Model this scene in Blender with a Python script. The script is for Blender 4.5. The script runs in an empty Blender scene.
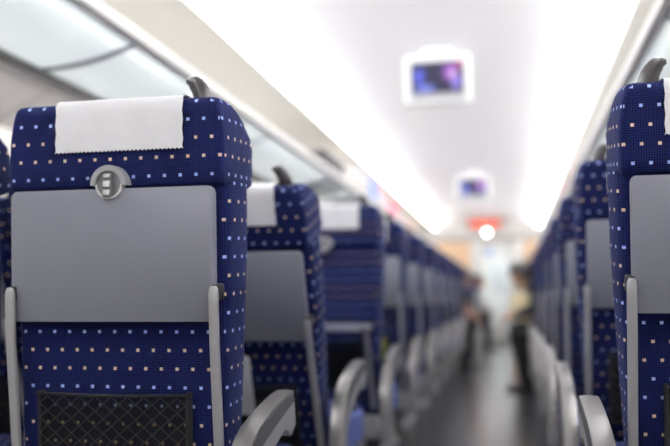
import bpy, bmesh, math, random
from math import sin, cos, pi, radians as R
from mathutils import Vector, Matrix
random.seed(7)
S = bpy.context.scene
C = S.collection
S.view_settings.view_transform = 'Standard'
S.view_settings.look = 'None'
S.view_settings.exposure = 0.0
try:
    S.cycles.use_denoising = True
    S.cycles.max_bounces = 8
    S.cycles.diffuse_bounces = 5
    S.cycles.sample_clamp_indirect = 6
except Exception: pass

CAMZ = .85
CX = -.42          # centre line of the carriage
YN, YF = -1.6, 16.9
# ------------------------------------------------------------------ materials
def newmat(name):
    m = bpy.data.materials.new(name); m.use_nodes = True
    nt = m.node_tree
    return m, nt, nt.nodes['Principled BSDF']
def pbr(name, col, rough=.5, metal=0, spec=.5, noise=0, nscale=20, emit=None, estr=0, bump=0, alpha=1, sheen=0, coat=0):
    m, nt, b = newmat(name)
    b.inputs['Base Color'].default_value = (*col, 1)
    b.inputs['Roughness'].default_value = rough
    b.inputs['Metallic'].default_value = metal
    b.inputs['Specular IOR Level'].default_value = spec
    b.inputs['Sheen Weight'].default_value = sheen
    b.inputs['Coat Weight'].default_value = coat
    if alpha < 1: b.inputs['Alpha'].default_value = alpha
    if emit:
        b.inputs['Emission Color'].default_value = (*emit, 1)
        b.inputs['Emission Strength'].default_value = estr
    if noise or bump:
        tc = nt.nodes.new('ShaderNodeTexCoord')
        n = nt.nodes.new('ShaderNodeTexNoise'); n.inputs['Scale'].default_value = nscale
        n.inputs['Detail'].default_value = 4
        nt.links.new(tc.outputs['Object'], n.inputs['Vector'])
        if noise:
            mx = nt.nodes.new('ShaderNodeMix'); mx.data_type = 'RGBA'
            mx.inputs[6].default_value = (*[c*(1-noise) for c in col], 1)
            mx.inputs[7].default_value = (*[min(1, c*(1+noise)) for c in col], 1)
            nt.links.new(n.outputs['Fac'], mx.inputs[0]); nt.links.new(mx.outputs[2], b.inputs['Base Color'])
        if bump:
            bp = nt.nodes.new('ShaderNodeBump'); bp.inputs['Strength'].default_value = bump
            bp.inputs['Distance'].default_value = .002
            nt.links.new(n.outputs['Fac'], bp.inputs['Height']); nt.links.new(bp.outputs['Normal'], b.inputs['Normal'])
    return m

def fabric_mat(name):
    m, nt, b = newmat(name)
    N, L = nt.nodes, nt.links
    def mth(op, a, bb=None, c=None):
        n = N.new('ShaderNodeMath'); n.operation = op
        for i, v in enumerate((a, bb, c)):
            if v is None: continue
            if isinstance(v, (int, float)): n.inputs[i].default_value = v
            else: L.new(v, n.inputs[i])
        return n.outputs[0]
    uv = N.new('ShaderNodeUVMap'); uv.uv_map = 'UVMap'
    sp = N.new('ShaderNodeSeparateXYZ'); L.new(uv.outputs[0], sp.inputs[0])
    u, v = sp.outputs[0], sp.outputs[1]
    du, dv = .0348, .0386
    rowf = mth('DIVIDE', mth('SUBTRACT', v, .69 - dv/2), dv)
    row = mth('FLOOR', rowf)
    vf = mth('ABSOLUTE', mth('SUBTRACT', mth('SUBTRACT', rowf, row), .5))
    off = mth('MULTIPLY', mth('FLOORED_MODULO', row, 2), .5)
    uf0 = mth('ADD', mth('DIVIDE', u, du), mth('ADD', off, 100.25))
    uf = mth('ABSOLUTE', mth('SUBTRACT', mth('FRACT', uf0), .5))
    # slight irregularity of the woven marks
    inu = mth('LESS_THAN', uf, .0034/du); inv = mth('LESS_THAN', vf, .0032/dv)
    dot = mth('MULTIPLY', inu, inv)
    r4 = mth('FLOORED_MODULO', row, 4)
    orange = mth('MULTIPLY', mth('GREATER_THAN', r4, .5), mth('LESS_THAN', r4, 2.5))
    # weave
    gx = mth('FRACT', mth('DIVIDE', u, .0050)); gy = mth('FRACT', mth('DIVIDE', v, .0050))
    g = mth('MAXIMUM', mth('LESS_THAN', gx, .35), mth('LESS_THAN', gy, .35))
    nz = N.new('ShaderNodeTexNoise'); nz.inputs['Scale'].default_value = 9; L.new(uv.outputs[0], nz.inputs['Vector'])
    base = N.new('ShaderNodeMix'); base.data_type = 'RGBA'
    base.inputs[6].default_value = (.0125, .020, .120, 1); base.inputs[7].default_value = (.0012, .002, .018, 1)
    L.new(g, base.inputs[0])
    b2 = N.new('ShaderNodeMix'); b2.data_type = 'RGBA'; b2.blend_type = 'MULTIPLY'; b2.inputs[0].default_value = 1
    cr = N.new('ShaderNodeMapRange'); cr.inputs[3].default_value = .65; cr.inputs[4].default_value = 1.3
    L.new(nz.outputs['Fac'], cr.inputs[0])
    L.new(base.outputs[2], b2.inputs[6]); L.new(cr.outputs[0], b2.inputs[7])
    dc = N.new('ShaderNodeMix'); dc.data_type = 'RGBA'
    dc.inputs[6].default_value = (.42, .54, .90, 1); dc.inputs[7].default_value = (.80, .60, .38, 1)
    L.new(orange, dc.inputs[0])
    fin = N.new('ShaderNodeMix'); fin.data_type = 'RGBA'
    L.new(dot, fin.inputs[0]); L.new(b2.outputs[2], fin.inputs[6]); L.new(dc.outputs[2], fin.inputs[7])
    L.new(fin.outputs[2], b.inputs['Base Color'])
    b.inputs['Roughness'].default_value = .85
    b.inputs['Specular IOR Level'].default_value = .12
    b.inputs['Sheen Weight'].default_value = .07
    b.inputs['Sheen Tint'].default_value = (.35, .45, 1, 1)
    b.inputs['Sheen Roughness'].default_value = .45
    bp = N.new('ShaderNodeBump'); bp.inputs['Strength'].default_value = .35; bp.inputs['Distance'].default_value = .001
    L.new(g, bp.inputs['Height'])
    # soft creases
    n2 = N.new('ShaderNodeTexNoise'); n2.inputs['Scale'].default_value = 14; n2.inputs['Distortion'].default_value = 1.2
    L.new(uv.outputs[0], n2.inputs['Vector'])
    bp2 = N.new('ShaderNodeBump'); bp2.inputs['Strength'].default_value = .5; bp2.inputs['Distance'].default_value = .008
    L.new(n2.outputs['Fac'], bp2.inputs['Height']); L.new(bp.outputs[0], bp2.inputs['Normal'])
    L.new(bp2.outputs[0], b.inputs['Normal'])
    return m

FAB = fabric_mat('navy_dotted_fabric')
CLOTH = pbr('white_headrest_cloth', (.86, .86, .90), .9, noise=.03, nscale=60, bump=.3, sheen=.2)
TRAY = pbr('grey_tray_plastic', (.222, .228, .278), .42, noise=.03, nscale=150, bump=.04)
GREY = pbr('light_grey_plastic', (.40, .40, .42), .38, noise=.03, nscale=30)
ARMM = pbr('brushed_grey_armrest', (.45, .45, .47), .34, metal=.35, noise=.05, nscale=40)
ARMPAD = pbr('satin_grey_armrest_top', (.30, .29, .285), .28, metal=.6, noise=.06, nscale=25)
INLAY = pbr('dark_grey_inlay', (.09, .09, .10), .5)
DARK = pbr('dark_hinge_plastic', (.01, .01, .012), .5)
HANDLE = pbr('charcoal_handle_rubber', (.030, .026, .029), .32, noise=.1)
NETM = pbr('black_elastic_net', (.006, .006, .008), .8)
DARKSHEET = pbr('black_sheer_sheet', (.004, .004, .006), .9, alpha=.76)
NETL = pbr('black_net_cord', (.012, .011, .012), .7)
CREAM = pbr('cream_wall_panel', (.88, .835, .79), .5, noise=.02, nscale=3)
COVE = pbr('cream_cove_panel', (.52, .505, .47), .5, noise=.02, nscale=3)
CEIL = pbr('white_ceiling_panel', (.84, .83, .85), .45)
RAIL = pbr('white_enamel_rail', (.86, .84, .82), .35)
STEEL = pbr('dark_bracket_metal', (.16, .16, .20), .35, metal=.5)
EDGE = pbr('dark_edge_and_shade', (.06, .055, .055), .5)  # back edge of the racks, and the arch shadow on the far wall
BEIGE = pbr('pale_wood_panel', (.78, .54, .34), .45, noise=.05, nscale=6)
WHITE = pbr('white_plastic', (.80, .80, .80), .35)
BULK = pbr('pale_grey_bulkhead', (.44, .425, .41), .5)
DOORM = pbr('white_door_metal', (.78, .77, .74), .4)
RED = pbr('red_led', (.5, .05, .02), .5, emit=(1, .16, .08), estr=4.0)
BLKP = pbr('black_sign_face', (.08, .02, .02), .3)
LAMP = pbr('round_lamp_glass', (1, 1, 1), .5, emit=(.95, .97, 1), estr=10)
BLUEM = pbr('blue_sticker', (.12, .25, .7), .5)

def strip_mat():
    m, nt, b = newmat('ceiling_light_diffuser')
    b.inputs['Base Color'].default_value = (.9, .9, .9, 1)
    b.inputs['Emission Color'].default_value = (1, .985, .97, 1)
    b.inputs['Emission Strength'].default_value = 14.0
    return m
STRIP = strip_mat()

def glass_mat(name, col, tr):
    m, nt, b = newmat(name)
    N, L = nt.nodes, nt.links
    N.remove(b)
    out = N['Material Output']
    d = N.new('ShaderNodeBsdfDiffuse'); d.inputs[0].default_value = (*col, 1)
    t = N.new('ShaderNodeBsdfTranslucent'); t.inputs[0].default_value = (*col, 1)
    tp = N.new('ShaderNodeBsdfTransparent'); tp.inputs[0].default_value = (*col, 1)
    g = N.new('ShaderNodeBsdfGlossy'); g.inputs['Roughness'].default_value = .12
    m1 = N.new('ShaderNodeMixShader'); m1.inputs[0].default_value = .75
    L.new(d.outputs[0], m1.inputs[1]); L.new(t.outputs[0], m1.inputs[2])
    m2 = N.new('ShaderNodeMixShader'); m2.inputs[0].default_value = tr
    L.new(m1.outputs[0], m2.inputs[1]); L.new(tp.outputs[0], m2.inputs[2])
    fr = N.new('ShaderNodeFresnel'); fr.inputs[0].default_value = 1.4
    m3 = N.new('ShaderNodeMixShader'); L.new(fr.outputs[0], m3.inputs[0])
    L.new(m2.outputs[0], m3.inputs[1]); L.new(g.outputs[0], m3.inputs[2])
    L.new(m3.outputs[0], out.inputs[0])
    return m
FROST = glass_mat('frosted_glass', (.93, .97, .985), .3)
CLEAR = glass_mat('clear_glass', (.95, .97, .97), .85)

def floor_mat():
    m, nt, b = newmat('grey_plank_floor')
    N, L = nt.nodes, nt.links
    tc = N.new('ShaderNodeTexCoord')
    mp = N.new('ShaderNodeMapping'); mp.inputs['Scale'].default_value = (18, 1.2, 1)
    L.new(tc.outputs['Object'], mp.inputs[0])
    n = N.new('ShaderNodeTexNoise'); n.inputs['Scale'].default_value = 2.2; n.inputs['Detail'].default_value = 6
    L.new(mp.outputs[0], n.inputs['Vector'])
    cr = N.new('ShaderNodeValToRGB')
    cr.color_ramp.elements[0].position = .3; cr.color_ramp.elements[0].color = (.030, .030, .032, 1)
    cr.color_ramp.elements[1].position = .75; cr.color_ramp.elements[1].color = (.10, .099, .103, 1)
    L.new(n.outputs['Fac'], cr.inputs[0]); L.new(cr.outputs[0], b.inputs['Base Color'])
    n2 = N.new('ShaderNodeTexNoise'); n2.inputs['Scale'].default_value = 3; L.new(tc.outputs['Object'], n2.inputs['Vector'])
    mr = N.new('ShaderNodeMapRange'); mr.inputs[3].default_value = .16; mr.inputs[4].default_value = .30
    L.new(n2.outputs['Fac'], mr.inputs[0]); L.new(mr.outputs[0], b.inputs['Roughness'])
    b.inputs['Specular IOR Level'].default_value = .6
    return m
FLOOR = floor_mat()

def screen_mat():
    m, nt, b = newmat('screen_picture')
    N, L = nt.nodes, nt.links
    uv = N.new('ShaderNodeTexCoord')
    def blob(cx, cz, rx, rz):
        mp = N.new('ShaderNodeMapping'); mp.inputs['Location'].default_value = (-cx/rx, 0, -cz/rz)
        mp.inputs['Scale'].default_value = (1/rx, 0, 1/rz)
        L.new(uv.outputs['Object'], mp.inputs[0])
        ln = N.new('ShaderNodeVectorMath'); ln.operation = 'LENGTH'; L.new(mp.outputs[0], ln.inputs[0])
        r = N.new('ShaderNodeMapRange'); r.inputs[1].default_value = 1; r.inputs[2].default_value = .3
        r.inputs[3].default_value = 0; r.inputs[4].default_value = 1
        L.new(ln.outputs['Value'], r.inputs[0]); return r.outputs[0]
    cur = None
    base = N.new('ShaderNodeRGB'); base.outputs[0].default_value = (.012, .012, .05, 1); cur = base.outputs[0]
    for (cx, cz, rx, rz, col) in [(-.115, .015, .05, .075, (.12, .16, .95)), (-.08, -.065, .085, .04, (.22, .28, .95)),
                                  (.085, .035, .065, .075, (.55, .18, .85)), (.12, -.03, .045, .07, (.35, .25, .95)),
                                  (.10, .02, .03, .04, (.9, .6, .95)), (.14, .08, .03, .03, (.7, .1, .3))]:
        mx = N.new('ShaderNodeMix'); mx.data_type = 'RGBA'
        L.new(blob(cx, cz, rx, rz), mx.inputs[0]); L.new(cur, mx.inputs[6]); mx.inputs[7].default_value = (*col, 1)
        cur = mx.outputs[2]
    b.inputs['Base Color'].default_value = (.01, .01, .02, 1)
    b.inputs['Roughness'].default_value = .3
    L.new(cur, b.inputs['Emission Color']); b.inputs['Emission Strength'].default_value = .9
    return m
SCREEN = screen_mat()

# ------------------------------------------------------------------ helpers
def thing(name, label, cat, loc=(0, 0, 0), rz=0, group=None):
    o = bpy.data.objects.new(name, None); C.objects.link(o)
    o.empty_display_size = .1
    o.location = loc; o.rotation_euler = (0, 0, rz); o['label'] = label; o['category'] = cat
    if group: o['group'] = group
    return o
def tag(o, label, cat, group=None):
    o['label'] = label; o['category'] = cat
    if group: o['group'] = group
    return o
def obj(name, bm, mat, parent=None, smooth=True, loc=None, angle=40, label=None):
    me = bpy.data.meshes.new(name)
    bmesh.ops.recalc_face_normals(bm, faces=bm.faces)
    bm.to_mesh(me); bm.free()
    for m in (mat if isinstance(mat, (list, tuple)) else [mat]): me.materials.append(m)
    if smooth:
        me.shade_smooth()
        try: me.set_sharp_from_angle(angle=R(angle))
        except Exception: pass
    o = bpy.data.objects.new(name, me); C.objects.link(o)
    if parent: o.parent = parent
    if loc: o.location = loc
    if label: o['label'] = label
    return o
def struct(name, bm, mat, parent=None, **k):
    o = obj(name, bm, mat, parent, **k)
    if not parent: o['kind'] = 'structure'
    return o
def box(bm, x0, x1, y0, y1, z0, z1, bev=0, seg=2, mi=0):
    r = bmesh.ops.create_cube(bm, size=1)
    for v in r['verts']:
        v.co = Vector(((x0+x1)/2 + v.co.x*(x1-x0), (y0+y1)/2 + v.co.y*(y1-y0), (z0+z1)/2 + v.co.z*(z1-z0)))
    if mi:
        for f in {f for v in r['verts'] for f in v.link_faces}: f.material_index = mi
    if bev:
        es = list({e for v in r['verts'] for e in v.link_edges})
        bmesh.ops.bevel(bm, geom=es, offset=bev, segments=seg, affect='EDGES', profile=.5)
    return bm
def B(): return bmesh.new()
def prism(bm, pts, axis, a0, a1, bev=0, seg=2):
    """pts polygon in plane; axis 'y': (x,z) extruded in y; 'x': (y,z) in x; 'z': (x,y) in z"""
    def P(p, a):
        if axis == 'y': return (p[0], a, p[1])
        if axis == 'x': return (a, p[0], p[1])
        return (p[0], p[1], a)
    v0 = [bm.verts.new(P(p, a0)) for p in pts]; v1 = [bm.verts.new(P(p, a1)) for p in pts]
    n = len(pts); fs = [bm.faces.new(v0), bm.faces.new(v1[::-1])]
    for i in range(n): bm.faces.new((v0[i], v1[i], v1[(i+1) % n], v0[(i+1) % n]))
    if bev:
        es = [e for f in fs for e in f.edges]
        bmesh.ops.bevel(bm, geom=list(set(es)), offset=bev, segments=seg, affect='EDGES', profile=.5)
    return bm
def sheet(bm, prof, y0, y1, ny=1, thick=0):
    """open profile (x,z) swept along y"""
    rows = []
    for j in range(ny+1):
        y = y0 + (y1-y0)*j/ny
        rows.append([bm.verts.new((p[0], y, p[1])) for p in prof])
    for j in range(ny):
        for i in range(len(prof)-1):
            bm.faces.new((rows[j][i], rows[j][i+1], rows[j+1][i+1], rows[j+1][i]))
    return bm
def cyl(bm, c, r, h, axis='z', n=24, r2=None):
    res = bmesh.ops.create_cone(bm, cap_ends=True, segments=n, radius1=r, radius2=r if r2 is None else r2, depth=h)
    M = Matrix.Identity(3)
    if axis == 'y': M = Matrix.Rotation(R(-90), 3, 'X')
    if axis == 'x': M = Matrix.Rotation(R(90), 3, 'Y')
    for v in res['verts']: v.co = M @ v.co + Vector(c)
    return bm
def tube(bm, pts, rad, n=8, flat=None):
    """tube through points; rad scalar or list; flat=(sx,sy) scale"""
    pts = [Vector(p) for p in pts]; rings = []
    for i, p in enumerate(pts):
        d = (pts[min(i+1, len(pts)-1)] - pts[max(i-1, 0)]).normalized()
        up = Vector((0, 1, 0)) if abs(d.y) < .9 else Vector((1, 0, 0))
        a = d.cross(up).normalized(); b = d.cross(a).normalized()
        r = rad[i] if isinstance(rad, (list, tuple)) else rad
        sa, sb = flat or (1, 1)
        rings.append([bm.verts.new(p + a*cos(2*pi*k/n)*r*sa + b*sin(2*pi*k/n)*r*sb) for k in range(n)])
    for i in range(len(rings)-1):
        for k in range(n):
            bm.faces.new((rings[i][k], rings[i][(k+1) % n], rings[i+1][(k+1) % n], rings[i+1][k]))
    bm.faces.new(rings[0][::-1]); bm.faces.new(rings[-1])
    return bm
def rrect(x0, x1, y0, y1, r, n=5):
    out = []
    for (cx, cy, a0) in ((x1-r, y1-r, 0), (x0+r, y1-r, 90), (x0+r, y0+r, 180), (x1-r, y0+r, 270)):
        for i in range(n+1):
            a = R(a0 + 90*i/n); out.append((cx + r*cos(a), cy + r*sin(a)))
    return out
def loft(bm, levels, n=6, cap=True, sides=0):
    """levels: (z, x0, x1, y0, y1, r)"""
    rings = []
    for (z, x0, x1, y0, y1, r) in levels:
        base = rrect(x0, x1, y0, y1, r, n)
        if sides:
            nb = []
            for i, p in enumerate(base):
                nb.append(p); q = base[(i+1) % len(base)]
                if abs(q[0]-p[0]) < 1e-6 and abs(q[1]-p[1]) > r*.8 or i in (n, 2*n+1, 3*n+2, 4*n+3) and abs(q[1]-p[1]) > abs(q[0]-p[0]):
                    for k in range(1, sides): nb.append((p[0]+(q[0]-p[0])*k/sides, p[1]+(q[1]-p[1])*k/sides))
            base = nb
        # add mid points on long sides so that box uv stays even
        rings.append([bm.verts.new((p[0], p[1], z)) for p in base])
    m = len(rings[0])
    for i in range(len(rings)-1):
        for k in range(m):
            bm.faces.new((rings[i][k], rings[i][(k+1) % m], rings[i+1][(k+1) % m], rings[i+1][k]))
    if cap:
        bm.faces.new(rings[0][::-1]); bm.faces.new(rings[-1])
    return bm
def boxuv(bm, du=0, dv=0):
    bm.normal_update()
    uvl = bm.loops.layers.uv.new('UVMap')
    for f in bm.faces:
        n = f.normal
        ax, ay, az = abs(n.x), abs(n.y)*1.0, abs(n.z)
        for l in f.loops:
            c = l.vert.co
            if az > ax and az > ay: u, v = c.x, c.y + c.z
            elif ax > ay: u, v = c.y + .017, c.z
            else: u, v = c.x, c.z
            l[uvl].uv = (u + du, v + dv)
    return bm

# ------------------------------------------------------------------ carriage shell
WL, WR = CX - 1.74, CX + 1.74
Z = lambda h: CAMZ + h
bm = B(); box(bm, WL-.05, WR+.05, YN, YF+3.2, -.06, 0); struct('floor', bm, FLOOR, smooth=False)

# ceiling: shallow arch between the two light coves
prof = []
for i in range(21):
    s = -1 + 2*i/20
    prof.append((CX + s*1.04, Z(1.60 - .155*s*s)))
bm = B(); sheet(bm, prof + [], YN, YF, 8); 
bm2 = bm
ce = struct('ceiling', bm, CEIL, angle=60)
md = ce.modifiers.new('solid', 'SOLIDIFY'); md.thickness = .02; md.offset = 1
# light diffusers, each side
YM = (YN+YF)/2
for side, sgn in (('left', -1), ('right', 1)):
    t = thing('light_strip', 'long glowing white ceiling light strip above the %s luggage rack' % side, 'light', (CX + sgn*1.0, YM, Z(1.44)))
    bm = B()
    tube(bm, [(sgn*.022, YN-YM+.02, -.018), (sgn*.022, YF-YM-.03, -.018)], .010, 10)
    obj('diffuser', bm, STRIP, t)
    bm = B(); box(bm, *sorted((sgn*.042, sgn*.054)), YN-YM+.01, YF-YM-.03, -.035, .0, .003)
    obj('edge_lip', bm, COVE, t)
# cove panels above the racks
k = 0
for sgn in (-1, 1):
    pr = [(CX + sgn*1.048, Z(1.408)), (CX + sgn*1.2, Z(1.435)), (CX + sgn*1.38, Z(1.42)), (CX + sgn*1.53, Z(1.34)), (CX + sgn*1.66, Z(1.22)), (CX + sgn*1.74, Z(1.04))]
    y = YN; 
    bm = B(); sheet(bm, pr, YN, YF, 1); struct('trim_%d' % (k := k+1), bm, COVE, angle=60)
    # thin joints across the cove panels
    for yj in [y0 for y0 in [1.2 + 1.75*i for i in range(8)]]:
        pass
# walls: below the window, above, duct panel under the rack
NW = 7
win = [(.35 + 1.96*i, .35 + 1.96*i + 1.35) for i in range(-1, 8)]
for side, sgn, xw in (('left', -1, WL), ('right', 1, WR)):
    bm = B()
    xo = xw + sgn*.05
    box(bm, *sorted((xw, xo)), YN, YF, 0, .80)
    box(bm, *sorted((xw, xo)), YN, YF, 1.42, Z(1.1))
    ys = [YN] + [v for w in win for v in w] + [YF]
    for a, b in zip(ys[0::2], ys[1::2]):
        if b - a > .01: box(bm, *sorted((xw, xo)), a, b, .80, 1.42)
    # sloped duct cover beneath the luggage rack
    xr = CX + sgn*1.43
    prism(bm, [(xw, Z(.76)), (xw - sgn*.06, Z(.79)), (xr, Z(.905)), (xr, Z(.925)), (xw, Z(.925))], 'y', YN, YF)
    struct('wall_%s' % side, bm, CREAM, smooth=False)
    bm = B()
    box(bm, *sorted((xw, xw - sgn*.02)), YN, YF, 0.0, .12, .004); struct('baseboard_%s' % side, bm, GREY)
    # vertical panel joints
    bm = B()
    for yj in [1.15 + .98*2*i for i in range(7)]:
        prism(bm, [(xw - sgn*.002, Z(.758)), (xw - sgn*.062, Z(.788)), (xr + sgn*.005, Z(.903)), (xw - sgn*.005, Z(.759))], 'y', yj+2.0, yj+2.006)
        box(bm, *sorted((xw, xw - sgn*.002)), yj+2.0, yj+2.006, .8, Z(.67))
    struct('trim_%d' % (k := k+1), bm, pbr('panel_joint', (.35, .31, .28), .7), smooth=False)
# windows with cream roller blinds pulled down
DAY = pbr('daylight_glass', (.7, .8, .9), .1, emit=(.85, .93, 1), estr=1.0)
BLIND = pbr('cream_roller_blind', (.80, .77, .72), .8, noise=.02)
wi = 0
for sgn, xw in ((-1, WL), (1, WR)):
    for (a, b) in win:
        if b < 0 or b > YF: continue
        wi += 1
        bm = B()
        for (y0, y1, z0, z1) in ((a, b, .80, .84), (a, b, 1.38, 1.42), (a, a+.04, .84, 1.38), (b-.04, b, .84, 1.38)):
            box(bm, *sorted((xw - sgn*.008, xw + sgn*.05)), y0, y1, z0, z1, .004)
        w = struct('window_%d' % wi, bm, GREY)
        bm = B(); box(bm, *sorted((xw + sgn*.035, xw + sgn*.045)), a+.03, b-.03, .83, 1.39); obj('pane', bm, DAY, w, smooth=False)
        bm = B(); box(bm, *sorted((xw + sgn*.012, xw + sgn*.016)), a+.035, b-.035, .90, 1.385)
        box(bm, *sorted((xw + sgn*.006, xw + sgn*.02)), a+.035, b-.035, .885, .905, .003)
        obj('roller_blind', bm, BLIND, w, smooth=False)
# near end wall (behind the viewer)
bm = B(); box(bm, WL-.05, WR+.05, YN-.05, YN, 0, Z(1.66)); struct('wall_near', bm, CREAM, smooth=False)

# far end wall with door opening, bulkhead and wood panels
DX0, DX1, DZ = -.61, .10, 2.0
bm = B()
box(bm, WL-.05, DX0-.14, YF, YF+.1, 0, 2.0); box(bm, DX1+.20, WR+.05, YF, YF+.1, 0, 2.0)
struct('wall_far', bm, BEIGE, smooth=False)
bm = B(); box(bm, WL-.05, WR+.05, YF-.02, YF+.1, 2.0, Z(1.66)); struct('trim_%d' % (k := k+1), bm, BULK, smooth=False)
bm = B(); box(bm, WL, WR, YF-.03, YF-.018, 1.99, 2.015); struct('trim_%d' % (k := k+1), bm, EDGE, smooth=False)  # dark strip standing in for the arch shadow above the wood panels
bm = B()
box(bm, DX0-.14, DX0, YF-.03, YF+.1, 0, DZ, .01); box(bm, DX1, DX1+.20, YF-.05, YF+.1, 0, DZ, .01)
d = struct('door_1', bm, DOORM)
bm = B()
for (a, b, z0, z1) in ((DX0, DX0+.06, 0, DZ), (DX1-.06, DX1, 0, DZ), (DX0+.06, DX1-.06, 1.9, DZ), (DX0+.06, DX1-.06, 0, .28)):
    box(bm, a, b, YF+.03, YF+.07, z0+.005, z1, .004)
obj('door_frame', bm, DOORM, d)
bm = B(); box(bm, DX0+.06, DX1-.06, YF+.045, YF+.052, .28, 1.9); obj('pane', bm, CLEAR, d, smooth=False)
bm = B(); tube(bm, [(DX0+.11, YF+.03, .95), (DX0+.11, YF-.01, .98), (DX0+.11, YF-.01, 1.22), (DX0+.11, YF+.03, 1.25)], .012); obj('door_handle', bm, STEEL, d)
bm = B(); cyl(bm, (-.38, YF+.042, 1.78), .07, .004, 'y', 24); obj('sticker', bm, BLUEM, d, label='round blue sticker on the glass')
# vestibule
bm = B()
box(bm, DX0-.75, DX0-.70, YF+.1, YF+3, 0, 2.25); box(bm, DX1+.7, DX1+.75, YF+.1, YF+3, 0, 2.25)
box(bm, DX0-.75, DX1+.75, YF+3, YF+3.05, 0, 2.25); box(bm, DX0-.75, DX1+.75, YF+.1, YF+3.05, 2.2, 2.25)
box(bm, DX0-.75, WL, YF+.1, YF+.15, 0, 2.3)
struct('wall_vestibule', bm, WHITE, smooth=False)
bm = B(); box(bm, -.55, .08, YF+2.9, YF+3.0, 0, 1.9, .02); d2 = struct('door_2', bm, pbr('grey_door', (.55, .56, .57), .4))
bm = B(); box(bm, -.42, -.05, YF+2.88, YF+2.9, 1.0, 1.7, .02); obj('pane', bm, pbr('dim_door_glass', (.35, .40, .45), .15), d2)
bm = B(); box(bm, -.02, .02, YF+2.86, YF+2.9, .95, 1.1, .008); obj('door_handle', bm, STEEL, d2)
for yy in (YF+1.2,):
    L_ = bpy.data.lights.new('vestibule_lamp', 'AREA'); L_.energy = 60; L_.size = 1.0
    lo = bpy.data.objects.new('vestibule_lamp', L_); C.objects.link(lo); lo.location = (-.3, yy, 2.15)

# LED sign over the door
t = thing('led_sign', 'red glowing led message sign above the far door', 'sign', (-.45, YF-.02, Z(1.475)))
bm = B(); box(bm, -.33, .33, -.07, 0, -.085, .085, .008); obj('housing', bm, BLKP, t)
bm = B()
random.seed(3)
bm.free()
for cidx in range(7):
    bm = B()
    x0 = -.29 + cidx*.085
    for i in range(5):
        for j in range(7):
            if random.random() < .6 or i in (0,) : box(bm, x0+i*.013, x0+i*.013+.010, -.076, -.069, -.06+j*.017, -.06+j*.017+.013)
    obj('lit_character', bm, RED, t, smooth=False)
# round lamp below the sign
t = thing('round_lamp', 'small round bright white lamp just under the red sign', 'light', (-.415, YF-.036, Z(1.31)))
bm = B(); cyl(bm, (0, .0, 0), .062, .03, 'y', 32); obj('bezel', bm, WHITE, t)
bm = B(); bmesh.ops.create_uvsphere(bm, u_segments=24, v_segments=12, radius=.046)
for v in bm.verts: v.co.y = v.co.y*.5 - .018
obj('lens', bm, LAMP, t)

# ------------------------------------------------------------------ luggage racks
def rack(side, sgn, y_first):
    t = thing('luggage_rack', 'long frosted glass luggage rack with white rail on the %s wall' % side, 'luggage rack', (CX, 0, Z(1.014)))
    xf, xb = sgn*.971, sgn*1.42
    nb = 9
    ybs = [y_first + 1.88*i for i in range(-2, nb) if YN+.1 < y_first + 1.88*i < YF-.1]
    edges = [YN+.01] + ybs + [YF-.01]
    def gz(s): return -.085*s - .02*sin(pi*s)      # sag towards the wall
    for a, b in zip(edges[:-1], edges[1:]):
        bm = B()
        pts = [(xf + (xb-xf)*s/8, gz(s/8)) for s in range(9)]
        pr = pts + [(p[0], p[1]-.008) for p in pts[::-1]]
        prism(bm, pr, 'y', a+.006, b-.006)
        obj('glass_shelf', bm, FROST, t)
    for y in ybs:
        bm = B()
        pts = [(xf + (xb-xf)*s/8, gz(s/8)-.004 - (.012+.006*sin(pi*s/8))) for s in range(9)]
        pr = [(xf + (xb-xf)*s/8, gz(s/8)+.002) for s in range(9)] + pts[::-1]
        prism(bm, pr, 'y', y-.011, y+.011, .002)
        obj('bracket', bm, STEEL, t)
    bm = B()
    prism(bm, [(xf+sgn*.006, -.024), (xf-sgn*.022, -.020), (xf-sgn*.030, -.002), (xf-sgn*.024, .024), (xf-sgn*.008, .030), (xf+sgn*.006, .012)], 'y', YN+.01, YF-.01)
    obj('front_rail', bm, RAIL, t)
    bm = B(); box(bm, *sorted((xf+sgn*.004, xf+sgn*.022)), YN+.01, YF-.01, -.020, -.004); obj('rubber_seal', bm, STEEL, t)
    bm = B(); box(bm, *sorted((xb-sgn*.03, xb+sgn*.005)), YN+.01, YF-.01, -.115, -.088); obj('back_edge', bm, EDGE, t)
rack('left', -1, 2.96)
rack('right', 1, 3.08)

# ------------------------------------------------------------------ screens
def screen(y, label):
    t = thing('ceiling_screen', label, 'screen', (CX, y, Z(1.40)), 0, None)
    bm = B(); box(bm, -.215, .215, 0, .05, -.165, .165, .012, 3)
    o = obj('housing', bm, pbr('pale_screen_housing', (.66, .66, .67), .4), t)
    bm = B(); box(bm, -.168, .168, -.010, 0, -.125, .108, .003); obj('bezel', bm, pbr('grey_bezel', (.32, .32, .36), .4), t)
    bm = B(); box(bm, -.162, .162, -.0125, -.009, -.092, .102); obj('display', bm, SCREEN, t, smooth=False)
    bm = B(); box(bm, -.10, .10, .0, .06, .155, .21, .005)
    obj('ceiling_mount', bm, WHITE, t)
screen(5.24, 'nearer of the two screens hanging from the ceiling, purple picture')
screen(10.6, 'smaller farther screen hanging from the ceiling near the red sign')

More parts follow.
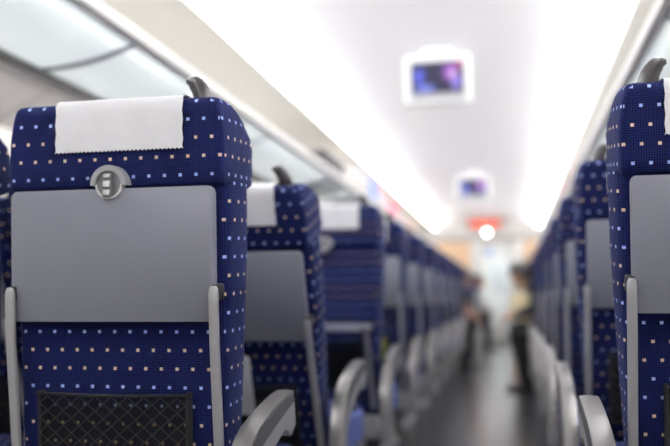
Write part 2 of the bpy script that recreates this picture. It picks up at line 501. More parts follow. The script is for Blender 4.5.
# ------------------------------------------------------------------ the seat
# template: aisle on +x.  origin: on the floor below the backrest hinge
HZ = .42
def T_back():
    bm = B()
    L = []
    for t, hw, y0, y1 in [(-.06, .210, .03, .09), (-.03, .218, .018, .12), (.03, .222, .012, .130), (.12, .225, .010, .135), (.22, .227, .010, .14),
                          (.32, .229, .010, .14), (.42, .231, .010, .14), (.52, .233, .010, .14), (.62, .2345, .010, .14), (.675, .2345, .010, .14)]:
        L.append((t, -hw*1.02, hw*1.02, y0, y1, .022))
    loft(bm, L, sides=6)
    for v in bm.verts:
        v.co.x *= 1 + .065*max(0, min(1, (v.co.z-.05)/.45))*max(0, sin(pi*max(0, min(1, (v.co.y-.01)/.16))))**.8
    boxuv(bm, 0, -.0215)
    return bm
def T_head():
    bm = B(); L = []
    for t, hw, y0, y1, r in [(.664, .222, .020, .13, .012), (.668, .2335, .004, .160, .014), (.676, .2370, -.002, .178, .014), (.70, .2380, -.003, .186, .014), (.73, .2385, -.003, .190, .014),
                             (.755, .2380, -.002, .186, .014), (.78, .2365, -.002, .176, .014), (.80, .2345, -.001, .160, .014), (.82, .232, 0, .138, .014), (.838, .228, .001, .112, .014),
                             (.850, .2235, .004, .088, .013), (.856, .219, .010, .068, .012), (.8585, .212, .018, .055, .010)]:
        hw *= 1.015; L.append((t, -hw-.006, hw, y0, y1, r*.8))
    loft(bm, L, sides=6)
    for v in bm.verts: q = max(0, min(1, v.co.y/.12)); v.co.x *= 1 + .032*q*(2-q)*(.55 if v.co.y > .175 else 1)
    for v in bm.verts:   # crown: the top edge rises a little in the middle
        if v.co.z > .80: v.co.z += -.006 + .002*(1 - (v.co.x/.22)**2)
    boxuv(bm)
    return bm
def piping():
    bm = B()
    for sx in (-1, 1):
        pts = [(sx*(.2345 if t > .66 else .2145+.02*max(0, min(1, t/.5))), .014, t) for t in ()]
    return bm
def T_tray():
    bm = B()
    prism(bm, rrect(-.2305, .2245, .388, .665, .014, 6), 'y', -.020, 0, .0022, 2)
    # finger recess ring
    return bm
def half_ring(bm, cx, cz, r0, r1, y0, y1, a0, a1, n=24):
    vs = []
    for i in range(n+1):
        a = R(a0 + (a1-a0)*i/n)
        vs.append([bm.verts.new((cx+rr*cos(a), yy, cz+rr*sin(a))) for rr, yy in ((r0, y1), (r0, y0), (r1, y0), (r1, y1))])
    for i in range(n):
        for k in range(4):
            bm.faces.new((vs[i][k], vs[i][(k+1) % 4], vs[i+1][(k+1) % 4], vs[i+1][k]))
    bm.faces.new(vs[0]); bm.faces.new(vs[-1][::-1])
LC = .674
LX = -.0025
def T_latchplate():
    bm = B()
    cyl(bm, (LX, -.0105, LC), .0278, .0220, 'y', 32)
    return bm
def T_latchring():
    bm = B()
    half_ring(bm, LX, LC, .0285, .0400, -.027, .012, -3, 183)
    return bm
def T_latchrim():
    bm = B()
    half_ring(bm, LX, LC, .0265, .0305, -.0245, -.012, 180, 360)
    return bm
def T_latch():
    bm = B()
    pts = [(-.024, .024), (-.031, .021), (-.033, .014), (-.029, .008), (-.034, .002), (-.036, -.006), (-.031, -.010), (-.036, -.016), (-.038, -.023), (-.032, -.028), (-.024, -.026)]
    prism(bm, [(y, LC+z) for y, z in pts], 'x', LX-.0085, LX+.0085, .0015)
    return bm
def T_latchgap():
    bm = B(); box(bm, -.0272, .0272, -.0228, -.0215, LC-.0115, LC-.0095); return bm
def bar(bm, pts, hw, ht):
    rings = []
    pts = [Vector(p) for p in pts]
    for i, p in enumerate(pts):
        d = (pts[min(i+1, len(pts)-1)] - pts[max(i-1, 0)]).normalized()
        a = Vector((1, 0, 0)); b = d.cross(a).normalized()
        w = hw*(.55 if i == 0 else (.85 if i == 1 else 1))
        rings.append([bm.verts.new(p + a*q[0] + b*q[1]) for q in rrect(-w, w, -ht, ht, .0035, 3)])
    m = len(rings[0])
    for i in range(len(rings)-1):
        for k in range(m): bm.faces.new((rings[i][k], rings[i][(k+1) % m], rings[i+1][(k+1) % m], rings[i+1][k]))
    bm.faces.new(rings[0][::-1]); bm.faces.new(rings[-1])
def T_arm(sx):
    bm = B()
    x = sx*.2275
    pts = [(x, -.034, .447), (x, -.036, .452), (x, -.036, .44), (x, -.034, .34), (x, -.026, .2), (x, -.012, .05), (x, .01, -.04)]
    pts = [(x, -.029, .460), (x, -.030, .455), (x, -.031, .446), (x, -.031, .42), (x, -.028, .34), (x, -.016, .2), (x, -.004, .05), (x, .004, -.06)]
    bar(bm, pts, .0098, .0065)
    return bm
def T_armslot(sx):
    bm = B()
    box(bm, *sorted((sx*.2180, sx*.2365)), -.0215, .012, .430, .464, .004)
    return bm
def T_pocket():
    bm = B()
    x0, x1, z0, z1 = -.178, .164, .02, .240
    box(bm, x0, x0+.009, -.012, .014, z0, z1, .003); box(bm, x1-.009, x1, -.012, .014, z0, z1, .003)
    n = 12
    tube(bm, [(x0 + (x1-x0)*i/n, -.014, z1 - .003 - .004*sin(pi*i/n)) for i in range(n+1)], .0035, 8)
    box(bm, x0, x1, -.010, .014, z0-.006, z0+.012, .003)
    return bm
def T_net():
    bm = B()
    x0, x1, z0, z1 = -.171, .157, .03, .232
    cw, ch = .0345, .0155
    nx = 9; 
    cols = [x0 + (x1-x0)*i/(nx*2) for i in range(nx*2+1)]
    nz = int((z1-z0)/ch)
    w = .0014
    def seg(a, b):
        d = Vector(b) - Vector(a); nrm = Vector((-d.z, 0, d.x)).normalized()*w
        q = [Vector(a)+nrm, Vector(b)+nrm, Vector(b)-nrm, Vector(a)-nrm]
        bm.faces.new([bm.verts.new(p) for p in q])
    for j in range(nz):
        za, zb = z0 + j*ch, z0 + (j+1)*ch
        for i in range(nx*2):
            up = (i + j) % 2 == 0
            a = (cols[i], -.013, za if up else zb); b = (cols[i+1], -.013, zb if up else za)
            seg(a, b)
    return bm
def T_darksheet():  # dark see-through sheet added behind the net, makes the pocket inside darker
    bm = B(); vs = [bm.verts.new(p) for p in ((-.173, -.0105, .028), (.159, -.0105, .028), (.159, -.0105, .233), (-.173, -.0105, .233))]; bm.faces.new(vs)
    return bm
def T_cloth():
    bm = B()
    x0, x1 = -.134, .157
    # path over the headrest (y, z) from the back hem to the front hem
    path = [(-.0075, .748), (-.0078, .755), (-.0075, .77), (-.0068, .79), (-.0062, .81), (-.0052, .830), (-.003, .848), (.004, .859), (.016, .8625), (.035, .8625), (.060, .8605), (.082, .8555), (.104, .846), (.128, .830), (.150, .810), (.170, .785), (.186, .755), (.193, .73), (.193, .69)]
    n = 64
    rows = []
    for j, (y, z) in enumerate(path):
        row = []
        for i in range(n+1):
            zz = z
            if j == 0: zz += .0028*(i % 2)
            if j == len(path)-1: zz += .0028*(i % 2)
            xx = x0 + (x1-x0)*i/n
            if j not in (0,) and i in (0, n) and j % 2: xx += .0022*(1 if i == 0 else -1)
            crown = .001 if z > .83 else 0
            row.append(bm.verts.new((xx, y - .0009*sin(xx*70+j*.5), zz - .004 + crown)))
        rows.append(row)
    for j in range(len(rows)-1):
        for i in range(n): bm.faces.new((rows[j][i], rows[j][i+1], rows[j+1][i+1], rows[j+1][i]))
    return bm
def T_handle():
    bm = B()
    pts, rad = [], []
    for i in range(9):
        s = i/8
        pts.append((.178 - .038*s**1.8,   .062, .842 + .056*sin(s*pi*.5)))
        rad.append(.0235*(1-.42*s))
    rad[-1] = .006; rad[-2] = .0105
    tube(bm, pts, rad, 14, (1, .8))
    return bm
def T_cushion():
    bm = B()
    L = []
    for y, z0, z1, hw in [(.05, .37, .44, .22), (.07, .335, .455, .233), (.15, .33, .462, .240), (.30, .33, .468, .241), (.46, .33, .470, .241), (.56, .335, .462, .239), (.59, .35, .445, .232), (.60, .37, .425, .22)]:
        L.append((y, -hw, hw, z0, z1, .025))
    loft(bm, L)      # built along z, swap to y
    for v in bm.verts: v.co = Vector((v.co.x, v.co.z, v.co.y))
    boxuv(bm)
    return bm
def T_base():
    bm = B()
    box(bm, -.236, .236, .03, .055, .245, .345, .004)
    box(bm, -.236, .236, .055, .46, .275, .33, .004)
    return bm
def T_leg():
    bm = B()
    prism(bm, [(.10, 0.035), (.40, .035), (.33, .28), (.19, .28)], 'x', .10, .125, .004)
    prism(bm, [(.02, 0), (.48, 0), (.48, .02), (.40, .04), (.10, .04), (.02, .02)], 'x', .085, .14, .004)
    return bm
ARMP = [(0, .640), (-.06, .636), (-.14, .624), (-.21, .610), (-.27, .595), (-.31, .577), (-.345, .550), (-.38, .510), (-.405, .465), (-.42, .42), (-.43, .35), (-.43, .285), (-.42, .27),
        (-.27, .27), (-.26, .285), (-.29, .33), (-.335, .39), (-.335, .44), (-.29, .49), (-.22, .525), (-.14, .545), (-.08, .562), (-.06, .566), (-.045, .556), (-.020, .542), (-.008, .545), (.022, .560), (.022, .575), (.010, .61)]
def offset_poly(P, d):
    out = []
    n = len(P)
    for i in range(n):
        a, b, c = Vector(P[i-1]), Vector(P[i]), Vector(P[(i+1) % n])
        n1 = Vector((-(b-a).y, (b-a).x)).normalized(); n2 = Vector((-(c-b).y, (c-b).x)).normalized()
        m = (n1+n2).normalized(); out.append(tuple(b + m*d))
    return out
def T_armrest(w):
    bm = B()
    prism(bm, ARMP, 'x', -w, 0, .0035, 2)
    return bm
def T_armtop(w):
    # satin cap along the top curve
    bm = B()
    top = ARMP[:11]
    prof = [(-w-.001, -.004), (-w-.001, .0015), (-w*.5, .0035), (.001, .0015), (.001, -.004)]
    rows = []
    for i, p in enumerate(top):
        a = Vector(top[max(i-1, 0)]); c = Vector(top[min(i+1, len(top)-1)])
        d = (c-a).normalized(); nrm = Vector((-d.y, d.x)); 
        if nrm.y < 0 and i < 6: nrm = -nrm
        if i >= 6 and nrm.x > 0: nrm = -nrm
        rows.append([bm.verts.new((x, p[0]+nrm.x*h, p[1]+nrm.y*h)) for x, h in prof])
    for i in range(len(rows)-1):
        for j in range(4): bm.faces.new((rows[i][j], rows[i][j+1], rows[i+1][j+1], rows[i+1][j]))
    bm.faces.new(rows[0]); bm.faces.new(rows[-1][::-1])
    return bm
def T_inlay():
    bm = B()
    top = ARMP[0:9]
    a = [(p[0]-.004, p[1]-.007) for p in top]; 
    bb = []
    for i, p in enumerate(top):
        s = i/(len(top)-1)
        wd = .030*sin(pi*min(1, .10+s*.85))**.7+.002
        bb.append((p[0]+.30*wd, p[1]-.007-wd))
    prism(bm, a + bb[::-1], 'x', -.001, .0018)
    return bm
def T_midarm():
    bm = B()
    prism(bm, [(.21, .618), (.26, .632), (.42, .635), (.45, .615), (.45, .59), (.41, .575), (.27, .56), (.23, .45), (.19, .45), (.19, .56)], 'x', -.016, .016, .007, 3)
    return bm

ARMW = .038
def build_template():
    root = thing('train_seat', 'tmp', 'seat')
    obj('seat_cushion', T_cushion(), FAB, root)
    obj('seat_base', T_base(), GREY, root)
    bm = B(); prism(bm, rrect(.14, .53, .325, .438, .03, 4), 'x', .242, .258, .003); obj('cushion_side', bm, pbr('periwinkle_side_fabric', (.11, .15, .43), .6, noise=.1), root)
    obj('leg', T_leg(), GREY, root)
    ar = obj('armrest', T_armrest(ARMW), ARMM, root)
    obj('armrest_top', T_armtop(ARMW), ARMPAD, ar)
    obj('inlay', T_inlay(), INLAY, ar)
    bk = obj('backrest', T_back(), FAB, root)
    bk.location = (0, 0, HZ)
    obj('headrest', T_head(), FAB, bk)
    obj('tray_table', T_tray(), TRAY, bk)
    obj('latch_plate', T_latchplate(), pbr('mid_grey_plastic', (.20, .20, .215), .4), bk)
    obj('tray_latch', T_latch(), pbr('satin_latch', (.30, .30, .31), .35, metal=.4), bk)
    obj('latch_ring', T_latchring(), GREY, bk); obj('latch_rim', T_latchrim(), RAIL, bk)
    obj('tray_arm', T_arm(-1), ARMM, bk); obj('tray_arm', T_arm(1), ARMM, bk)
    obj('arm_slot', T_armslot(-1), DARK, bk); obj('arm_slot', T_armslot(1), DARK, bk)
    obj('pocket_frame', T_pocket(), NETM, bk)
    obj('pocket_net', T_net(), NETL, bk, smooth=False)
    obj('pocket_dark_sheet', T_darksheet(), DARKSHEET, bk, smooth=False)
    obj('headrest_cloth', T_cloth(), CLOTH, bk)
    obj('grab_handle', T_handle(), HANDLE, bk)
    return root
tmpl = build_template()
midarm = obj('armrest', T_midarm(), ARMM)
C.objects.unlink(midarm)

def mirrored_mesh(me):
    m2 = me.copy()
    bm = bmesh.new(); bm.from_mesh(m2)
    for v in bm.verts: v.co.x = -v.co.x
    bmesh.ops.reverse_faces(bm, faces=bm.faces)
    bm.to_mesh(m2); bm.free()
    try:
        m2.shade_smooth(); m2.set_sharp_from_angle(angle=R(40))
    except Exception: pass
    return m2
MIR = {}
def place_seat(side, kind, x, y, recl, label, group, arm_off=None, tray_down=False, dz=0, head_roll=0, arm_y=.145, dy=0, arm=True):
    """y: distance of the hinge line; recl: degrees"""
    r = tmpl.copy(); C.objects.link(r); r.location = (x, y, 0)
    r['label'] = label
    if group: r['group'] = group
    def cp(o, par):
        c = o.copy(); C.objects.link(c); c.parent = par
        if side == 'right' and c.type == 'MESH':
            if o.data.name not in MIR: MIR[o.data.name] = mirrored_mesh(o.data)
            c.data = MIR[o.data.name]
        return c
    sg = 1 if side == 'left' else -1
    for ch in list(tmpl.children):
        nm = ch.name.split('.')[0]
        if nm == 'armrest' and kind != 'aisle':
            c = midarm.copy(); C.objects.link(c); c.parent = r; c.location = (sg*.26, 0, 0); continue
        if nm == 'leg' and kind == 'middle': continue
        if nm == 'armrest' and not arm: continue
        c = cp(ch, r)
        if nm == 'armrest': c.location = (sg*arm_off, arm_y, 0)
        if nm == 'backrest':
            c.rotation_euler = (R(recl), 0, 0); c.location.z += dz; c.location.y += dy
        for g in list(ch.children):
            gn = g.name.split('.')[0]
            if tray_down and gn in ('latch_plate',) : pass
            d = cp(g, c)
            if gn in ('headrest', 'headrest_cloth', 'grab_handle') and head_roll:
                d.rotation_euler = (0, R(head_roll), 0)
                a = R(head_roll); d.location = (-.68*sin(a), 0, .68*(1-cos(a)))
            if tray_down and gn == 'tray_table':
                # folded down level, towards the passenger behind
                d.rotation_euler = (R(90 - recl), 0, 0)
                # hinge line (t=.389) moves down to t=.30
                th = R(90-recl); hp = Vector((0, -.065, .312))
                d.location = hp - Matrix.Rotation(th, 3, 'X') @ Vector((0, -.01, .389))
            if tray_down and gn == 'tray_arm':
                bm = B(); sx = 1 if d.location.x >= 0 and g.data.vertices[0].co.x > 0 else -1
                xx = sx*.2255
                xx = sx*.214; pts = [(xx, -.19, .312), (xx, -.195, .297), (xx, -.155, .22), (xx, -.10, .12), (xx, -.03, .0), (xx, -.02, -.05)]
                bar(bm, pts, .0098, .0065)
                me = bpy.data.meshes.new('tray_arm'); bm.to_mesh(me); bm.free(); me.materials.append(ARMM); me.shade_smooth()
                d.data = me
    return r

P = .98
nrow = 15
LXC, RXC = -.811, .467
ORD = ['first', 'second', 'third', 'fourth', 'fifth', 'sixth', 'seventh', 'eighth', 'ninth', 'tenth', 'eleventh', 'twelfth', 'thirteenth', 'fourteenth', 'fifteenth']
lab_left = {0: 'nearest navy dotted train seat on the left, closed tray and black net pocket',
            1: 'second left aisle seat, navy dotted, leaning back toward the viewer, closed tray',
            2: 'third left aisle seat, navy, with its grey tray folded down',
            3: 'fourth left aisle seat, navy, upright, with a yellow booklet in its pocket'}
for i in range(nrow):
    rec = {0: 3.6, 1: 21, 2: 1}.get(i, 3 + (i*37 % 5))
    yp = 1.604 + P*i + .527*sin(R(4.5)) + .012
    tip_y = 1.884 + P*i
    lab = lab_left.get(i, 'navy seat with grey tray back, %s aisle seat on the left' % ORD[i])
    place_seat('left', 'aisle', LXC, yp, rec, lab, 'navy aisle seats on the left', arm_off=.319, tray_down=(i == 2),
               dz=(-.05 if i == 1 else 0), dy={1: -.05, 2: .07}.get(i, 0), arm_y=tip_y-yp, arm=i not in (9, 13))
    place_seat('left', 'middle', LXC-(.52 if i else .60), yp+.02, {1: 20}.get(i, 6), 'navy dotted middle seat of the left bench, hidden beside its aisle seat', 'navy middle seats on the left')
    if i: place_seat('left', 'window', LXC-1.04, yp+.02, {1: 20}.get(i, 6), 'navy dotted window seat of the left bench, hidden by the wall', 'navy window seats on the left', dz=(-.05 if i == 1 else 0))
    rec = {0: 8, 1: 8}.get(i, 6 + (i*23 % 4))
    yp = 1.765 + P*i + .53*sin(R(8)) + .012
    lab = {0: 'nearest navy dotted seat on the right edge, with closed grey tray', 1: 'second right aisle seat, navy dotted, just behind the nearest right one'}.get(
        i, 'navy seat with grey tray back, %s aisle seat on the right' % ORD[i])
    place_seat('right', 'aisle', RXC, yp, rec, lab, 'navy aisle seats on the right', arm_off=.3263, arm_y=tip_y-yp, arm=i != 6, dz=.017)
    place_seat('right', 'window', RXC+.52, yp+.02, 6, 'navy dotted window seat of the right bench, hidden by its aisle seat', 'navy window seats on the right')
# remove template
def rm(o):
    for c in list(o.children): rm(c)
    bpy.data.objects.remove(o)
rm(tmpl); bpy.data.objects.remove(midarm)

# magazine in the pocket of the second seat, booklet in that of the fourth
def booklet(name, x0, x1, y, z0, z1, col, label, tilt, lean):
    bm = B(); box(bm, 0, x1-x0, 0, .004, 0, z1-z0, .001)
    o = obj(name, bm, pbr(name+'_paper', col, .5, noise=.1), None)
    bm = B(); box(bm, .002, x1-x0-.002, .004, .012, .003, z1-z0-.003); obj('pages', bm, CLOTH, o)
    o.location = (x0, y, z0); o.rotation_euler = (R(lean), R(tilt), 0)
    tag(o, label, 'booklet'); return o
booklet('magazine', -.92, -.775, 2.50, .50, .70, (.75, .75, .78), 'pale magazine in the net pocket of the second left seat', 2, 25)
booklet('booklet', -.775, -.685, 4.56, .52, .64, (.75, .75, .08), 'yellow booklet in the pocket of the fourth left seat', 3, 6)

# ------------------------------------------------------------------ luggage on the racks
def bag(y, sgn, w, d, h, col, label, kind='bag', off=.0, name='travel_bag'):
    x = CX + sgn*(1.14 + off)
    sm = 1.014 + CAMZ - .012
    t = thing(name, label, kind, (x, y, sm))
    m = pbr(name + '_cloth', col, .75, noise=.12, nscale=12, bump=.4)
    bm = B()
    L = []
    for s, k in ((0, .88), (.06, .97), (.3, 1.0), (.6, .98), (.85, .9), (.96, .75), (1, .5)):
        L.append((s*h, -w/2*k, w/2*k, -d/2*k, d/2*k, min(w, d)*.22*k))
    loft(bm, L, 4)
    o = obj('bag_body', bm, m, t)
    bm = B(); tube(bm, [(0, -d*.22, h*.9), (0, -d*.2, h*1.12), (0, 0, h*1.2), (0, d*.2, h*1.12), (0, d*.22, h*.9)], .008, 8)
    obj('carry_strap', bm, DARK, t)
    bm = B(); tube(bm, [(-w*.0, -d*.42, h*.80), (0, -d*.2, h*.96), (0, 0, h*1.0), (0, d*.2, h*.96), (0, d*.42, h*.80)], .004, 6)
    obj('zip', bm, STEEL, t)
    return t
bag(7.0, -1, .26, .80, .25, (.020, .019, .020), 'black bag on the left rack, nearest of its luggage')
bag(8.25, -1, .28, 1.0, .29, (.50, .48, .46), 'puffy white bag on the left rack behind the black one')
bag(9.1, -1, .24, .36, .33, (.06, .20, .62), 'small blue bag on the left rack between two white bags')
bag(9.8, -1, .26, .80, .27, (.50, .48, .48), 'white bag on the left rack beyond the blue one')
bag(10.75, -1, .26, .60, .24, (.72, .10, .20), 'red pink bag on the left rack past the white bags')
bag(11.6, -1, .26, .6, .20, (.36, .33, .33), 'grey brown bag on the left rack beyond the red one')
bag(12.7, -1, .26, .8, .20, (.42, .22, .18), 'farthest bag on the left rack, reddish brown')
bag(9.9, 1, .24, .5, .30, (.60, .22, .22), 'reddish bag on the right rack')
bag(11.2, 1, .24, .6, .22, (.30, .28, .30), 'grey bag on the right rack beyond the reddish one')

# ------------------------------------------------------------------ people
SKIN = pbr('skin', (.55, .33, .24), .5, noise=.05)
HAIR = pbr('black_hair', (.012, .010, .010), .45)
EYE = pbr('eye_white', (.7, .7, .7), .2)
def skin_mesh(name, chains, mat, parent, sub=1, remesh=.010, extra=None):
    """tapered limbs with ball joints, fused into one continuous closed surface"""
    bm = bmesh.new()
    def two(r): return r if isinstance(r, tuple) else (r, r)
    for ch in chains:
        for (p, r) in ch:
            rx, ry = two(r); ell(bm, p, (rx, ry, min(rx, ry)), None, 20, 12)
        for (p, r), (q, r1) in zip(ch[:-1], ch[1:]):
            P_, Q_ = Vector(p), Vector(q); L = (Q_-P_).length
            if L < 1e-4: continue
            n = 18; rings = []
            d = (Q_-P_)/L
            ax = Vector((1, 0, 0)) if abs(d.x) < .8 else Vector((0, 1, 0))
            ax = (ax - d*ax.dot(d)).normalized(); ay = d.cross(ax)
            for k in range(5):
                s_ = k/4; c = P_.lerp(Q_, s_)
                (a0, b0), (a1, b1) = two(r), two(r1)
                ra = a0 + (a1-a0)*s_; rb = b0 + (b1-b0)*s_
                rings.append([bm.verts.new(c + ax*cos(2*pi*i/n)*ra + ay*sin(2*pi*i/n)*rb) for i in range(n)])
            for k in range(4):
                for i in range(n): bm.faces.new((rings[k][i], rings[k][(i+1) % n], rings[k+1][(i+1) % n], rings[k+1][i]))
            bm.faces.new(rings[0][::-1]); bm.faces.new(rings[-1])
    if extra: extra(bm)
    bmesh.ops.recalc_face_normals(bm, faces=bm.faces)
    me = bpy.data.meshes.new(name); bm.to_mesh(me); bm.free()
    o = bpy.data.objects.new(name, me); C.objects.link(o)
    md = o.modifiers.new('fuse', 'REMESH'); md.mode = 'VOXEL'; md.voxel_size = remesh
    sm = o.modifiers.new('smooth', 'SMOOTH'); sm.iterations = 2 if extra else 6; sm.factor = .5
    bpy.context.view_layer.update()
    dg = bpy.context.evaluated_depsgraph_get()
    m2 = bpy.data.meshes.new_from_object(o.evaluated_get(dg))
    o.modifiers.clear(); o.data = m2; m2.name = name
    # drop inner crumbs
    bm = bmesh.new(); bm.from_mesh(m2); seen = set(); isl = []
    for v in bm.verts:
        if v in seen: continue
        st = [v]; seen.add(v); g = [v]
        while st:
            x = st.pop()
            for e in x.link_edges:
                y = e.other_vert(x)
                if y not in seen: seen.add(y); st.append(y); g.append(y)
        isl.append(g)
    isl.sort(key=len)
    print('islands', name, [len(g) for g in isl][-6:])
    for g in isl[:-1]: bmesh.ops.delete(bm, geom=g, context='VERTS')
    bm.to_mesh(m2); bm.free()
    m2.materials.clear(); m2.materials.append(mat)
    for p in m2.polygons: p.material_index = 0; p.use_smooth = True
    if parent: o.parent = parent
    return o
def ell(bm, c, r, M=None, u=20, v=14):
    res = bmesh.ops.create_uvsphere(bm, u_segments=u, v_segments=v, radius=1)
    for w in res['verts']:
        q = Vector((w.co.x*r[0], w.co.y*r[1], w.co.z*r[2]))
        if M: q = M @ q
        w.co = q + Vector(c)
def person(label, loc, rz, top_col, leg_col, hips, knees, ankles, shoulders, elbows, wrists, head_c, head_rot, hair_long=False, sleeves=True, group=None):
    """all joints in the person's own frame: facing -y; x is their left-right"""
    t = thing('person', label, 'person', loc, rz, group)
    TOP = pbr('top_cloth', top_col, .85, noise=.15, nscale=15, bump=.5)
    LEG = pbr('trouser_cloth', leg_col, .85, noise=.15, nscale=15, bump=.4)
    SHOE = pbr('black_shoe', (.015, .014, .014), .4)
    V = Vector
    hipc = (V(hips[0]) + V(hips[1]))/2
    shc = (V(shoulders[0]) + V(shoulders[1]))/2
    chest = hipc.lerp(shc, .68); waist = hipc.lerp(shc, .32); neck = shc + V((0, 0, .035)) ; hc = V(head_c)
    HM = Matrix.Rotation(head_rot[1], 3, 'Z') @ Matrix.Rotation(head_rot[0], 3, 'X')
    nb = hc + HM @ V((0, .02, -.09))
    T_ = lambda v: tuple(v)
    body = [[(T_(hipc), (.13, .10)), (T_(waist), (.125, .095)), (T_(chest), (.145, .105)), (T_(shc), (.10, .075)), (T_(neck), .058), (T_(nb), .054), (T_(hc), .06)]]
    for s in (0, 1):
        body.append([(T_(shc), (.10, .075)), (T_(V(shoulders[s])), .056), (T_(V(shoulders[s]).lerp(V(elbows[s]), .5)), .045), (T_(V(elbows[s])), .038), (T_(V(elbows[s]).lerp(V(wrists[s]), .4)), .036), (T_(V(wrists[s])), .025)])
        body.append([(T_(hipc), (.13, .10)), (T_(V(hips[s])), .09), (T_(V(hips[s]).lerp(V(knees[s]), .5)), .078), (T_(V(knees[s])), .056), (T_(V(knees[s]).lerp(V(ankles[s]), .35)), .055), (T_(V(ankles[s])), .036)])
    # hands: palm + five curled fingers
    def hands(bm):
        for s in (0, 1):
            w, e = V(wrists[s]), V(elbows[s])
            d = (w - e).normalized()
            side = d.cross(V((0, 0, 1))); side = side.normalized() if side.length > .1 else V((1, 0, 0))
            dn = d.cross(side).normalized()
            if dn.z > 0: dn = -dn
            pc = w + d*.045
            M = Matrix((side, d, dn)).transposed()
            ell(bm, pc, (.040, .055, .016), M)
            for f, (o_, ln) in enumerate(((-.030, .070), (-.010, .080), (.010, .075), (.029, .060))):
                a = pc + side*o_ + d*.04
                pts = [a, a + d*ln*.45 + dn*.006, a + d*ln*.75 + dn*.022, a + d*ln*.9 + dn*.045]
                tube(bm, pts, [.0098, .0092, .0085, .007], 8)
            sg = 1 if s == 0 else -1
            a = pc + side*sg*.034 - d*.02
            tube(bm, [a, a + side*sg*.022 + d*.02 + dn*.01, a + side*sg*.028 + d*.045 + dn*.022], [.013, .0115, .009], 8)
        # head
        ell(bm, hc, (.075, .095, .112), HM, 28, 20)
        ell(bm, hc + HM @ V((0, -.030, -.055)), (.055, .060, .062), HM)            # jaw
        tube(bm, [hc + HM @ V(p) for p in ((0, -.088, .022), (0, -.102, .0), (0, -.112, -.020), (0, -.094, -.030))], [.008, .010, .013, .009], 8)
        ell(bm, hc + HM @ V((0, -.090, -.052)), (.024, .010, .006), HM)           # lips
        ell(bm, hc + HM @ V((0, -.088, -.062)), (.020, .010, .007), HM)
        ell(bm, hc + HM @ V((0, -.080, .030)), (.055, .016, .010), HM)            # brow
        for sx in (-1, 1): ell(bm, hc + HM @ V((sx*.077, .004, -.004)), (.008, .020, .032), HM)
    b = skin_mesh('body', body, SKIN, t, 1, .0065, hands)
    # eyes
    bm = B()
    for sx in (-1, 1):
        ell(bm, hc + HM @ V((sx*.031, -.086, .010)), (.013, .009, .008), HM, 12, 8)
    obj('eyes', bm, EYE, t)
    bm = B()
    for sx in (-1, 1): ell(bm, hc + HM @ V((sx*.031, -.0945, .010)), (.0055, .003, .0055), HM, 10, 6)
    obj('irises', bm, DARK, t)
    # hair cap
    bm = B()
    ell(bm, hc + HM @ V((0, .014, .022)), (.086, .100, .108), HM, 28, 20)
    Mi = HM.inverted()
    kill = []
    for v in bm.verts:
        q = Mi @ (v.co - hc)
        if (q.y < -.045 and q.z < .065) or q.z < (-.075 if q.y > .03 else -.02): kill.append(v)
    bmesh.ops.delete(bm, geom=kill, context='VERTS')
    if hair_long:
        for sx in (-1, 1):
            tube(bm, [hc + HM @ V(p) for p in ((sx*.07, .01, .04), (sx*.088, .02, -.05), (sx*.085, .04, -.14), (sx*.07, .05, -.22))], [.03, .032, .03, .012], 8)
        tube(bm, [hc + HM @ V(p) for p in ((0, .07, .05), (0, .10, -.05), (0, .09, -.15), (0, .08, -.24))], [.06, .065, .055, .02], 10)
    h = obj('hair', bm, HAIR, t)
    md = h.modifiers.new('thick', 'SOLIDIFY'); md.thickness = .012; md.offset = -1
    # clothing
    g = .012
    top = [[(T_(hipc + V((0, 0, .01))), (.13+g, .10+g)), (T_(waist), (.125+g+.004, .095+g)), (T_(chest), (.145+g, .105+g)), (T_(shc), (.10+g, .075+g)), (T_(neck), .066)]]
    for s in (0, 1):
        ch = [(T_(shc), (.10+g, .075+g)), (T_(V(shoulders[s])), .056+g), (T_(V(shoulders[s]).lerp(V(elbows[s]), .5)), .045+g)]
        if sleeves: ch += [(T_(V(elbows[s])), .038+g), (T_(V(elbows[s]).lerp(V(wrists[s]), .5)), .036+g), (T_(V(elbows[s]).lerp(V(wrists[s]), .93)), .030+g*.7)]
        top.append(ch)
    skin_mesh('jacket' if sleeves else 'shirt', top, TOP, t, 2)
    tr = [[(T_(hipc + V((0, 0, .05))), (.132+g, .10+g)), (T_(hipc), (.134+g, .10+g))]]
    for s in (0, 1):
        tr.append([(T_(hipc), (.134+g, .10+g)), (T_(V(hips[s])), .09+g), (T_(V(hips[s]).lerp(V(knees[s]), .5)), .078+g), (T_(V(knees[s])), .058+g), (T_(V(knees[s]).lerp(V(ankles[s]), .5)), .054+g), (T_(V(knees[s]).lerp(V(ankles[s]), .97)), .046+g)])
    skin_mesh('trousers', tr, LEG, t, 2)
    for s in (0, 1):
        a = V(ankles[s])
        bm = B(); L = []
        dirv = V((0, -1, 0))
        fz = a.z - .075
        for y, hw, hh in ((.065, .022, .05), (.05, .034, .075), (0, .038, .085), (-.06, .042, .065), (-.12, .046, .048), (-.165, .038, .038), (-.185, .02, .026)):
            L.append((y, -hw, hw, 0, hh, min(hw, hh)*.42))
        loft(bm, L, 4)
        for v in bm.verts: v.co = V((v.co.x + a.x, v.co.z + a.y, v.co.y + fz))
        obj('shoe', bm, SHOE, t)
    return t
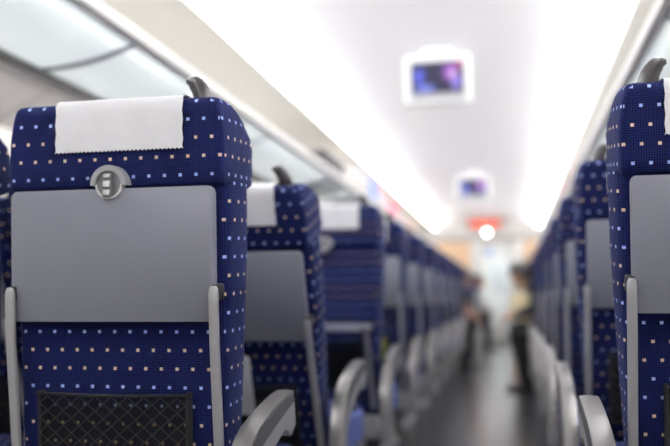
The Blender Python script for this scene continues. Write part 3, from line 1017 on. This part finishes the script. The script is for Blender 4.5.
# person frame: faces -y.  rz turns them.
# right: passenger in black sitting sideways on the aisle seat of the seventh row, feet in the aisle, pale coat over the knees
person('person in black sitting sideways in the right aisle, tan bag on the lap', (.41, 8.12, 0), R(-78), (.012, .012, .014), (.010, .010, .013),
       [(.09, .0, .55), (-.09, .0, .55)], [(.10, -.36, .55), (-.09, -.35, .55)], [(.10, -.30, .075), (-.09, -.27, .075)],
       [(.18, -.18, .96), (-.18, -.18, .96)], [(.24, -.26, .74), (-.24, -.26, .74)], [(.14, -.38, .70), (-.14, -.38, .70)],
       (0, -.31, 1.07), (R(48), 0), hair_long=True)
t = thing('handbag', 'tan yellow bag held on the lap of the person in black', 'bag', (.10, 7.99, .632), R(-60))
bm = B(); loft(bm, [(0, -.13, .13, -.045, .045, .03), (.03, -.145, .145, -.055, .055, .035), (.15, -.14, .14, -.05, .05, .035), (.25, -.12, .12, -.035, .035, .025), (.28, -.10, .10, -.015, .015, .012)], 4)
obj('bag_body', bm, pbr('tan_yellow_leather', (.80, .68, .42), .5, noise=.08, bump=.3), t)
bm = B(); tube(bm, [(-.08, 0, .26), (-.06, 0, .34), (0, 0, .37), (.06, 0, .34), (.08, 0, .26)], .008); obj('bag_handle', bm, pbr('tan_strap', (.5, .36, .15), .5), t)
# small beige bag standing by the feet
t = thing('shoulder_bag', 'small beige bag on the floor beside the black trousered legs', 'bag', (.10, 8.62, 0), R(20))
bm = B(); loft(bm, [(0, -.07, .07, -.09, .09, .03), (.05, -.08, .08, -.10, .10, .04), (.18, -.07, .07, -.09, .09, .04), (.25, -.04, .04, -.06, .06, .03)], 4)
obj('bag_body', bm, pbr('beige_canvas', (.62, .50, .40), .7, noise=.1), t)
bm = B(); tube(bm, [(0, -.07, .2), (0, -.05, .3), (0, .05, .3), (0, .07, .2)], .007); obj('bag_handle', bm, DARK, t)
# left: passenger in dark clothes leaning into the aisle
person('person in dark clothes leaning into the aisle from the left seats, bare forearms', (-.90, 10.82, 0), R(76), (.016, .016, .02), (.014, .014, .02),
       [(.09, .0, .55), (-.09, .0, .55)], [(.12, -.38, .56), (-.10, -.38, .56)], [(.13, -.34, .075), (-.11, -.36, .075)],
       [(.18, -.24, .94), (-.18, -.24, .94)], [(.22, -.34, .70), (-.22, -.34, .70)], [(.08, -.46, .62), (-.08, -.48, .62)],
       (0, -.36, 1.10), (R(35), 0), sleeves=False)
person('person in a light grey top seated far down the aisle on the left', (-.80, 14.76, 0), R(76), (.55, .55, .57), (.015, .015, .02),
       [(.09, .0, .55), (-.09, .0, .55)], [(.11, -.40, .56), (-.09, -.42, .56)], [(.12, -.40, .075), (-.10, -.46, .075)],
       [(.18, -.20, .96), (-.18, -.20, .96)], [(.22, -.30, .74), (-.22, -.30, .74)], [(.08, -.42, .66), (-.08, -.44, .66)],
       (0, -.30, 1.14), (R(25), 0))

# ------------------------------------------------------------------ light
W = bpy.data.worlds.new('world'); S.world = W; W.use_nodes = True
W.node_tree.nodes['Background'].inputs[0].default_value = (.8, .88, 1, 1)
W.node_tree.nodes['Background'].inputs[1].default_value = .3
def area(name, loc, sx, sy, e, rot=(0, 0, 0), col=(1, 1, 1)):
    l = bpy.data.lights.new(name, 'AREA'); l.shape = 'RECTANGLE'; l.size = sx; l.size_y = sy; l.energy = e; l.color = col
    o = bpy.data.objects.new(name, l); C.objects.link(o); o.location = loc; o.rotation_euler = rot
    return o
# cove tubes light the ceiling; the other lamps are added fill
for sgn in (-1, 1):
    area('rack_fill', (CX + sgn*1.35, YM, Z(1.38)), .10, 18, 120)  # added lamp without a fitting, brightens the glass shelves from above
    o = area('wall_fill', (CX + sgn*1.0, YM, Z(.965)), .03, 18, 30)   # added fill without a fixture, under the rack rail, brightens the wall
    o.rotation_euler = (0, R(-sgn*58), 0)
    o = area('cove_tube', (CX + sgn*1.00, YM, Z(1.425)), .04, 18, 235)
    o.rotation_euler = (0, R(sgn*(180-38)), 0)

cam = bpy.data.cameras.new('camera'); co = bpy.data.objects.new('camera', cam); C.objects.link(co)
yaw, pit, rol = R(11.7664), R(5.223), R(-.2981)
f = Vector((-sin(yaw)*cos(pit), cos(yaw)*cos(pit), sin(pit))); r = Vector((cos(yaw), sin(yaw), 0)); u = r.cross(f)
r2 = r*cos(rol) + u*sin(rol); u2 = -r*sin(rol) + u*cos(rol)
M = Matrix((r2, u2, -f)).transposed().to_4x4(); M.translation = Vector((0, 0, CAMZ))
co.matrix_world = M
cam.sensor_width = 36; cam.lens = 833.83/670*36
cam.clip_start = .05
cam.dof.use_dof = True; cam.dof.focus_distance = 1.62; cam.dof.aperture_fstop = 1.5
S.camera = co
